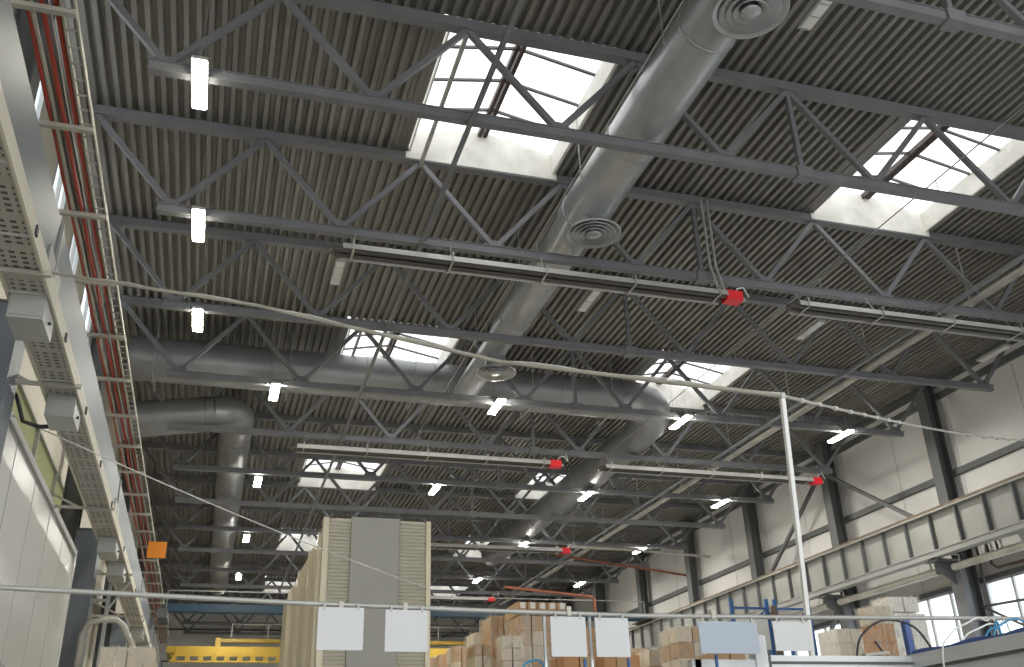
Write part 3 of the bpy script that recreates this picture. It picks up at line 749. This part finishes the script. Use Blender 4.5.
def load(x0, x1, y0, y1, z0, z1, nx, ny, nz, lab, mats=('card',), film=True, seed=0, labels=False, irr=0., base=True, grp='wrapped pallet loads of cartons'):
    rnd = random.Random(seed)
    t = thing('pallet_load', lab, 'pallet load', ((x0 + x1) / 2, (y0 + y1) / 2, z0), grp)
    p = MB(); w = x1 - x0
    for i in range(5): a = x0 + w * (i + .1) / 5; p.box(a, a + w * .16, y0, y1, z0 + .11, z0 + .14)
    for i in range(3): a = x0 + (w - .1) * i / 2; p.box(a, a + .1, y0, y1, z0, z0 + .11)
    if base: p.build('pallet', 'wood', t)
    zb = z0 + (.14 if base else 0); cx, cy, cz = w / nx, (y1 - y0) / ny, (z1 - zb) / nz
    for i in range(nx):
        for j in range(ny):
            for k in range(nz):
                if not (i in (0, nx - 1) or j in (0, ny - 1) or k == nz - 1): continue
                if irr and k == nz - 1 and rnd.random() < irr: continue
                g_ = .012; d = rnd.uniform(0, .03)
                m = MB().box(x0 + i * cx + g_ + d * .4, x0 + (i + 1) * cx - g_, y0 + j * cy + g_ + d, y0 + (j + 1) * cy - g_, zb + k * cz + .004, zb + (k + 1) * cz - .006)
                c = m.build('carton', rnd.choice(mats), t)
                if labels and k == nz - 1 and j == 0:
                    MB().box(x0 + i * cx + cx * .3, x0 + i * cx + cx * .8, y0 - .006 + g_ + d, y0 + g_ + d - .001, zb + (k + .5) * cz, zb + (k + .95) * cz).build('label', 'tape', c)
    if film:
        o = .035; n = 14; v = []; f = []
        zs = 7
        for q in range(zs + 1):
            for (ax_, ay_, bx_, by_) in ((x0, y0, x1, y0), (x1, y0, x1, y1), (x1, y1, x0, y1), (x0, y1, x0, y0)):
                for s in range(4):
                    u = s / 4; px = ax_ + (bx_ - ax_) * u; py = ay_ + (by_ - ay_) * u
                    nx_ = (px - (x0 + x1) / 2); ny_ = (py - (y0 + y1) / 2); ln = math.hypot(nx_, ny_)
                    e = o + rnd.uniform(-.02, .025)
                    v.append((px + nx_ / ln * e, py + ny_ / ln * e, zb + (z1 + .02 - zb) * q / zs))
        for q in range(zs):
            for s in range(16): f.append((q * 16 + s, q * 16 + (s + 1) % 16, (q + 1) * 16 + (s + 1) % 16, (q + 1) * 16 + s))
        MB().add(v, f, False).build('stretch_wrap', 'film', t)
    return t
ZS = 1.9
rack(6.45, 8.3, 21.5, 23.2, ZS, ZS, 'rack deck under the nearest stack of cartons behind the first pair of sheets')
rack(6.4, 8.0, 23.45, 26.9, ZS, ZS, 'rack deck under the middle stacks of the row right of the cabinet')
rack(6.35, 7.95, 27.2, 31.9, ZS, ZS, 'rack deck under the far stacks of the row right of the cabinet')
load(6.86, 8.12, 21.9, 23.0, ZS, 3.70, 4, 2, 5, 'tall carton stack right of the cabinet, nearest of the left row', ('card', 'card3', 'card'), seed=1)
t = load(6.84, 8.08, 21.9, 23.0, 3.72, 4.02, 5, 1, 1, 'single long layer of cartons with pale labels on top of the tallest stack', ('card',), film=False, seed=3, labels=True, base=False)
load(6.66, 7.34, 23.6, 24.6, ZS, 3.97, 2, 2, 4, 'orange-brown carton stack left of the tallest stack', ('card2', 'card'), seed=4)
load(6.64, 7.3, 25.2, 26.1, ZS, 3.80, 2, 2, 5, 'carton stack second behind the tallest stack', ('card', 'card3'), seed=5)
load(6.6, 7.3, 27.3, 28.2, ZS, 3.74, 3, 2, 4, 'carton stack third behind the tallest stack', ('card3', 'card'), seed=6, irr=.3)
load(6.5, 7.2, 28.6, 29.6, ZS, 3.68, 2, 2, 3, 'tan carton stack near the far end of the left row', ('card2', 'card'), seed=7)
load(6.4, 7.1, 30.3, 31.4, ZS, 3.80, 2, 2, 3, 'last tan carton stack beside the cabinet edge', ('card', 'card3'), seed=8)
rack(5.6, 6.35, 20.2, 22.9, ZS, ZS, 'rack deck under the two short wrapped stacks right of the cabinet')
load(6.15, 6.62, 20.9, 21.4, ZS, 3.1, 2, 1, 4, 'short film-wrapped stack in front of the left row', ('card3',), seed=10)
load(5.7, 6.1, 21.6, 22.3, ZS, 3.0, 2, 1, 4, 'short film-wrapped stack closest to the cabinet', ('card3', 'card'), seed=9)

rack(9.3, 12.2, 23.9, 26.9, ZS, ZS, 'rack deck behind the second pair of sheets', )
rack(10.7, 12.0, 21.7, 23.2, ZS, ZS, 'rack deck under the glittering wrapped stack right of the sheets')
load(10.89, 11.75, 21.9, 22.9, ZS, 3.52, 2, 2, 4, 'glittering film-wrapped stack right of the second pair of sheets', ('card3', 'card'), seed=11)
load(11.12, 11.82, 24.1, 25.0, ZS, 3.26, 2, 2, 3, 'low wrapped stack beside the crane girder end', ('card', 'card3'), seed=12, irr=.3)
load(11.2, 12.1, 25.6, 26.7, ZS, 3.5, 3, 2, 3, 'low brown stack right of the second pair of sheets', ('card', 'card2'), seed=13, irr=.4)
load(9.45, 9.9, 24.2, 25.0, ZS, 3.84, 1, 2, 5, 'narrow stack seen in the gap between the two square sheets', ('card2', 'card'), film=False, seed=14)
rack(6.9, 9.1, 19.3, 20.7, .9, .9, 'rack deck under the low loads below the square sheets')
load(8.0, 8.84, 19.6, 20.5, .9, 2.55, 3, 2, 4, 'carton load showing just under the second square sheet', ('card2', 'card'), film=False, seed=15)
load(7.08, 7.82, 19.6, 20.5, .9, 2.52, 2, 2, 4, 'carton load showing just under the first square sheet', ('card', 'card2'), film=False, seed=16)
rack(10.4, 11.6, 19.3, 20.7, .9, .9, 'rack deck under the low load below the bluish sheet')
load(10.61, 11.38, 19.6, 20.5, .9, 2.62, 2, 1, 2, 'pale wooden-coloured cartons showing under the bluish sheet', ('card',), film=False, seed=17)

rack(13.62, 14.72, 23.9, 25.0, 2.0, 4.6, 'empty blue rack top standing left of the thin white post')
rack(14.98, 16.05, 23.9, 25.0, 2.0, 4.6, 'empty blue rack top crossed by the thin white post')
for xa, xb, lab in ((13.68, 14.66, 'white crossboard under the left blue rack top'), (15.04, 15.99, 'white crossboard under the right blue rack top')):
    tag(MB().box(xa, xb, 23.84, 23.87, 3.25, 4.06).build('crossboard', 'white', None, (xa, 23.86, 3.25)), lab, 'board', 'white crossboards on the racks')
tag(MB().box(14.78, 14.92, 23.7, 23.82, FLOOR, 4.4).build('rust_post', 'rail', None, (14.85, 23.76, FLOOR)), 'dark rusty post between the two blue rack tops', 'post')
rack(15.0, 17.4, 19.8, 22.8, ZS, ZS, 'rack deck under the pale wrapped boxes by the windows')
load(15.12, 15.66, 19.9, 20.5, ZS, 3.76, 1, 1, 4, 'carton column with tan middle, left of the pale wrapped tower', ('card2', 'card3'), seed=20)
load(15.72, 16.72, 20.0, 20.9, ZS, 3.62, 2, 1, 3, 'pale translucent wrapped tower in front of the windows', ('tape',), seed=21)
load(15.8, 16.66, 20.1, 20.8, 3.66, 4.02, 2, 1, 1, 'small wrapped load on top of the pale tower', ('tape',), seed=22, base=False)
load(15.3, 16.15, 21.7, 22.6, ZS, 3.5, 2, 1, 4, 'white wrapped load behind the slanting post, left of the tower', ('tape',), seed=23)
load(-2.1, -1.05, 21.4, 22.5, FLOOR, 2.85, 2, 2, 6, 'crinkled wrapped pile at the lower left under the bent pipe', ('card3', 'card'), seed=24)

# ------------------------------------------------------------------ foreground production line frame
Y5 = 5.0
rail = [(-3.6, Y5, .96), (-.96, Y5, .925), (.37, Y5, .885), (1.4, Y5, .865), (2.27, Y5, .855), (3.4, Y5, .865), (4.91, Y5, .885), (6.6, Y5, .89)]
t = thing('long_rail', 'thin pale horizontal rail crossing the whole picture near the bottom', 'rail', (0, Y5, .9))
MB().tube(rail, .0125, 10).build('rail_tube', 'galv', t)
for x in (.62, .95, 1.85, 2.72): MB().box(x - .012, x + .012, Y5 - .018, Y5 + .018, .845, .895).build('clip', 'greypipe', t)
tag(MB().box(6.56, 6.64, Y5 - .04, Y5 + .04, FLOOR, .9).build('rail_post', 'alu', None, (6.6, Y5, FLOOR)), 'aluminium post holding the right end of the long rail', 'post')
def sheet(x0, x1, z0, z1, lab, m='sheet', y=4.975):
    t = thing('hanging_sheet', lab, 'sheet', ((x0 + x1) / 2, y, z0), 'blank sheets hanging from the long rail')
    MB().box(x0, x1, y - .004, y + .004, z0, z1).build('panel', m, t)
    for x in (x0 + .03, x1 - .03): MB().box(x - .005, x + .005, y - .007, y + .007, z1 - .012, z1 + .02).build('clip', 'mull', t)
sheet(.505, .735, .655, .862, 'white square sheet over the left louvres of the tall cabinet')
sheet(.845, 1.065, .650, .856, 'white square sheet over the right louvres of the tall cabinet')
sheet(1.735, 1.935, .632, .838, 'white square sheet in front of the carton stacks, left of two')
sheet(1.99, 2.185, .632, .836, 'white square sheet in front of the carton stacks, right of two')
sheet(2.61, 2.98, .655, .828, 'wide bluish sheet hanging left of the blue rack tops', 'sheetb')
sheet(3.085, 3.315, .672, .835, 'pale sheet hanging just left of the slanting white post', 'sheet')
for x, m, zt, lab in ((1.722, 'alu', .85, 'pale slim post at the left edge of the third sheet'), (1.945, 'rackblue', .63, 'blue slim post under the right edge of the third sheet'), (1.985, 'alu', .85, 'slim post at the left edge of the fourth sheet'), (2.2, 'rackblue', .63, 'blue slim post under the right edge of the fourth sheet'), (2.735, 'rackblue', .655, 'blue slim post under the wide bluish sheet')):
    tag(MB().box(x - .006, x + .006, 5.03, 5.048, FLOOR, zt).build('slim_post', m, None, (x, 5.04, FLOOR)), lab, 'post', 'slim posts behind the sheets')

t = thing('white_post', 'tall thin white post leaning slightly, joining the rope to the frame', 'post', (3.38, Y5, .66))
MB().beam((3.51, Y5 + .27, .685), (3.415, Y5, 2.26), .028, .028).build('pole', 'wcable', t)
MB().box(3.40, 3.43, Y5 - .02, Y5 + .02, 2.25, 2.285).build('top_clamp', 'galv', t)

t = thing('profile_frame', 'aluminium profile frame with a top bar at the bottom right', 'frame', (3.6, 5.3, FLOOR))
MB().box(3.22, 4.22, 5.26, 5.34, .60, .685).build('top_bar', 'alu', t)
MB().box(3.22, 4.22, 5.252, 5.26, .635, .65).build('slot', 'steel_d', t)
for x in (3.16, 3.93): MB().box(x - .04, x + .04, 5.26, 5.34, FLOOR, .80 if x < 3.5 else .60).build('upright', 'alu', t)
MB().box(2.72, 3.12, 5.27, 5.33, .60, .66).build('side_bar', 'alu', t)
MB().box(2.70, 2.76, 5.27, 5.33, FLOOR, .66).build('upright', 'alu', t)
t = thing('conveyor_beam', 'double aluminium conveyor beam with a blue strip at the right corner', 'conveyor beam', (4.25, 3, .5))
MB().box(4.22, 4.30, 2.2, 5.36, .615, .695).build('profile', 'alu', t)
MB().box(4.26, 4.34, 2.2, 5.36, .52, .60).build('profile', 'alu', t)
MB().box(4.235, 4.30, 2.2, 5.36, .60, .615).build('slot', 'steel_d', t)
m = MB()
pts = [(4.31, 5.35 - .09 * i, .70 + .026 + .007 * math.sin(i * 1.3)) for i in range(30)]
for i in range(29):
    a, b = pts[i], pts[i + 1]
    m.add([(4.30, a[1], .695), (4.30, b[1], .695), (4.30, b[1], b[2]), (4.30, a[1], a[2]), (4.32, a[1], .695), (4.32, b[1], .695), (4.32, b[1], b[2]), (4.32, a[1], a[2])],
          [(0, 1, 2, 3), (7, 6, 5, 4), (3, 2, 6, 7), (0, 4, 5, 1)])
m.build('blue_strip', 'blueb', t)
for y in (5.3, 4.3, 3.2, 2.3): MB().box(4.24, 4.32, y - .04, y + .04, FLOOR, .52).build('leg', 'alu', t)
def hose(pts, r, m, lab, grp='hoses and cables over the conveyor beam', name='cable'):
    # smooth Catmull-Rom through the points
    P_ = [Vector(p) for p in pts]; out = []
    for i in range(len(P_) - 1):
        p0, p1, p2, p3 = P_[max(i - 1, 0)], P_[i], P_[i + 1], P_[min(i + 2, len(P_) - 1)]
        for s in range(6):
            u = s / 6; out.append(.5 * ((2 * p1) + (p2 - p0) * u + (2 * p0 - 5 * p1 + 4 * p2 - p3) * u * u + (3 * p1 - p0 - 3 * p2 + p3) * u ** 3))
    out.append(P_[-1])
    tag(MB().tube(out, r, 8).build(name, m, None, pts[0]), lab, 'cable', grp)
hose([(3.85, 5.3, .69), (3.90, 5.3, .80), (4.03, 5.3, .89), (4.17, 5.3, .91), (4.33, 5.3, .86), (4.44, 5.3, .70)], .007, 'black', 'black hose arching over the frame corner')
hose([(4.18, 4.95, FLOOR), (4.18, 4.95, 0), (4.19, 4.95, .62), (4.28, 4.95, .77), (4.42, 4.95, .84), (4.56, 4.95, .86), (4.62, 4.9, .6), (4.62, 4.9, FLOOR)], .0055, 'wcable', 'white cable loop, leftmost over the conveyor beam')
hose([(4.33, 4.9, FLOOR), (4.33, 4.9, 0), (4.30, 4.9, .6), (4.33, 4.9, .74), (4.45, 4.9, .80), (4.60, 4.9, .82), (4.70, 4.9, .6), (4.70, 4.9, FLOOR)], .0055, 'wcable', 'white cable loop, inner one over the conveyor beam')
hose([(4.44, 4.88, FLOOR), (4.44, 4.88, 0), (4.40, 4.88, .62), (4.45, 4.88, .72), (4.55, 4.88, .80), (4.60, 4.88, .6), (4.60, 4.88, FLOOR)], .006, 'bcable', 'blue air hose rising in front of the column')
hose([(4.47, 4.84, FLOOR), (4.47, 4.84, 0), (4.49, 4.84, .6), (4.50, 4.84, .75), (4.58, 4.84, .82), (4.74, 4.84, .84), (4.85, 4.84, .6), (4.85, 4.84, FLOOR)], .006, 'bcable', 'blue air hose curving right beside the white loops')
hose([(4.36, 3.75, .45), (4.42, 3.8, .52), (4.5, 3.9, .5), (4.52, 3.95, .3), (4.52, 3.95, FLOOR)], .006, 'bcable', 'blue air hose dangling under the beam at the right edge')
hose([(4.36, 3.95, .52), (4.44, 4.0, .56), (4.56, 4.1, .48), (4.56, 4.1, .3), (4.56, 4.1, FLOOR)], .006, 'bcable', 'second blue air hose under the beam at the right edge')
hose([(1.60, 5.1, FLOOR), (1.60, 5.1, .3), (1.61, 5.1, .57), (1.66, 5.1, .625), (1.715, 5.1, .62), (1.73, 5.1, .55), (1.70, 5.1, .3), (1.70, 5.1, FLOOR)], .006, 'bcable', 'blue coiled hose below the carton stacks at the bottom edge')
tag(MB().box(4.33, 4.37, 5.4, 5.44, FLOOR, .93).build('blue_upright', 'blueb', None, (4.35, 5.42, FLOOR)), 'dark blue upright standing in front of the pale wrapped tower', 'post')
t = thing('tool_clutter', 'small dark clamp lying on the top bar of the frame', 'clamp', (4.0, 5.3, .69))
MB().beam((3.90, 5.3, .695), (4.08, 5.3, .71), .05, .018).build('body', 'greypipe', t); MB().beam((4.05, 5.3, .71), (4.0, 5.3, .78), .01, .01).build('handle', 'black', t)

# rope with cables from the left wall to the post and on to the right wall
def sag(a, b, s, n=24):
    a, b = Vector(a), Vector(b); return [a.lerp(b, i / n) - Vector((0, 0, s * 4 * (i / n) * (1 - i / n))) for i in range(n + 1)]
t = thing('stretched_cable', 'long pale cable bundle stretched from the left wall to the white post', 'cable', (-3, 9.5, 5.3))
ptsA = []
for (a, b, n_) in (((-2.35, 10.2, 5.32), (.096, 8.0, 4.05), 10), ((.096, 8.0, 4.05), (1.95, 6.5, 3.02), 8), ((1.95, 6.5, 3.02), (3.415, Y5, 2.27), 8)):
    ptsA += [Vector(a).lerp(Vector(b), i / n_) for i in range(n_)]
ptsA.append(Vector((3.415, Y5, 2.27)))
MB().tube(ptsA, .017, 8).build('cable_bundle', 'greypipe', t)
MB().tube([Vector(p) + Vector((0, 0, .016 + .012 * math.sin(i * 1.7))) for i, p in enumerate(ptsA)], .005, 6).build('loose_wire', 'wcable', t)
t = thing('stretched_cable', 'pale cable bundle with loops stretched from the white post to the right wall', 'cable', (3.4, Y5, 2.27))
ptsB = sag((3.415, Y5, 2.27), (22.05, 19.1, 8.35), .25, 60)
MB().tube(ptsB, .012, 8).build('cable_bundle', 'greypipe', t)
MB().tube([Vector(p) + Vector((0, 0, .02 * math.sin(i * 2.1))) for i, p in enumerate(ptsB)], .006, 6).build('loose_wire', 'black', t)
for i in range(1, 9):
    p = ptsB[i]; MB().lathe(p, (1, .75, .3), [(.012, -.01), (.018, -.01), (.018, .01), (.012, .01)], 10).build('tie', 'wcable', t)
t = thing('guy_wire', 'thin white wire sloping from the left wall across the cabinet', 'wire', (-3, 14, 5))
MB().tube(sag((-3.0, 13.95, 4.96), (4.3, 19.95, 3.88), .1), .010, 6).build('wire', 'wcable', t)

# ------------------------------------------------------------------ world, camera
w = bpy.data.worlds.new('sky'); S.world = w; w.use_nodes = True
bg = w.node_tree.nodes['Background']; bg.inputs[0].default_value = (.97, .99, 1, 1); bg.inputs[1].default_value = 2.4

cam = bpy.data.cameras.new('camera'); co = bpy.data.objects.new('camera', cam); COL.objects.link(co)
pit, yaw, rol = 0.448019223, 0.306414843, -0.03315226
F = Vector((math.sin(yaw) * math.cos(pit), math.cos(yaw) * math.cos(pit), math.sin(pit)))
R = Vector((math.cos(yaw), -math.sin(yaw), 0)); U = R.cross(F)
c, s = math.cos(rol), math.sin(rol)
R2 = c * R + s * U; U2 = -s * R + c * U
co.matrix_world = Matrix(((R2.x, U2.x, -F.x, 0), (R2.y, U2.y, -F.y, 0), (R2.z, U2.z, -F.z, 0), (0, 0, 0, 1)))
cam.sensor_fit = 'HORIZONTAL'; cam.sensor_width = 36; cam.lens = 950.947 / 1024 * 36; cam.clip_end = 300; cam.clip_start = .05
S.camera = co

# lift everything so that the floor lies at height zero
for o in bpy.data.objects:
    if o.parent is None: o.location.z += EYE
S.cycles.use_denoising = True
S.cycles.max_bounces = 7; S.cycles.diffuse_bounces = 4; S.cycles.glossy_bounces = 3; S.cycles.transparent_max_bounces = 12
S.cycles.sample_clamp_indirect = 8
S.view_settings.view_transform = 'Standard'; S.view_settings.look = 'None'
S.view_settings.exposure = 0.0; S.view_settings.gamma = 1; S.view_settings.use_curve_mapping = False
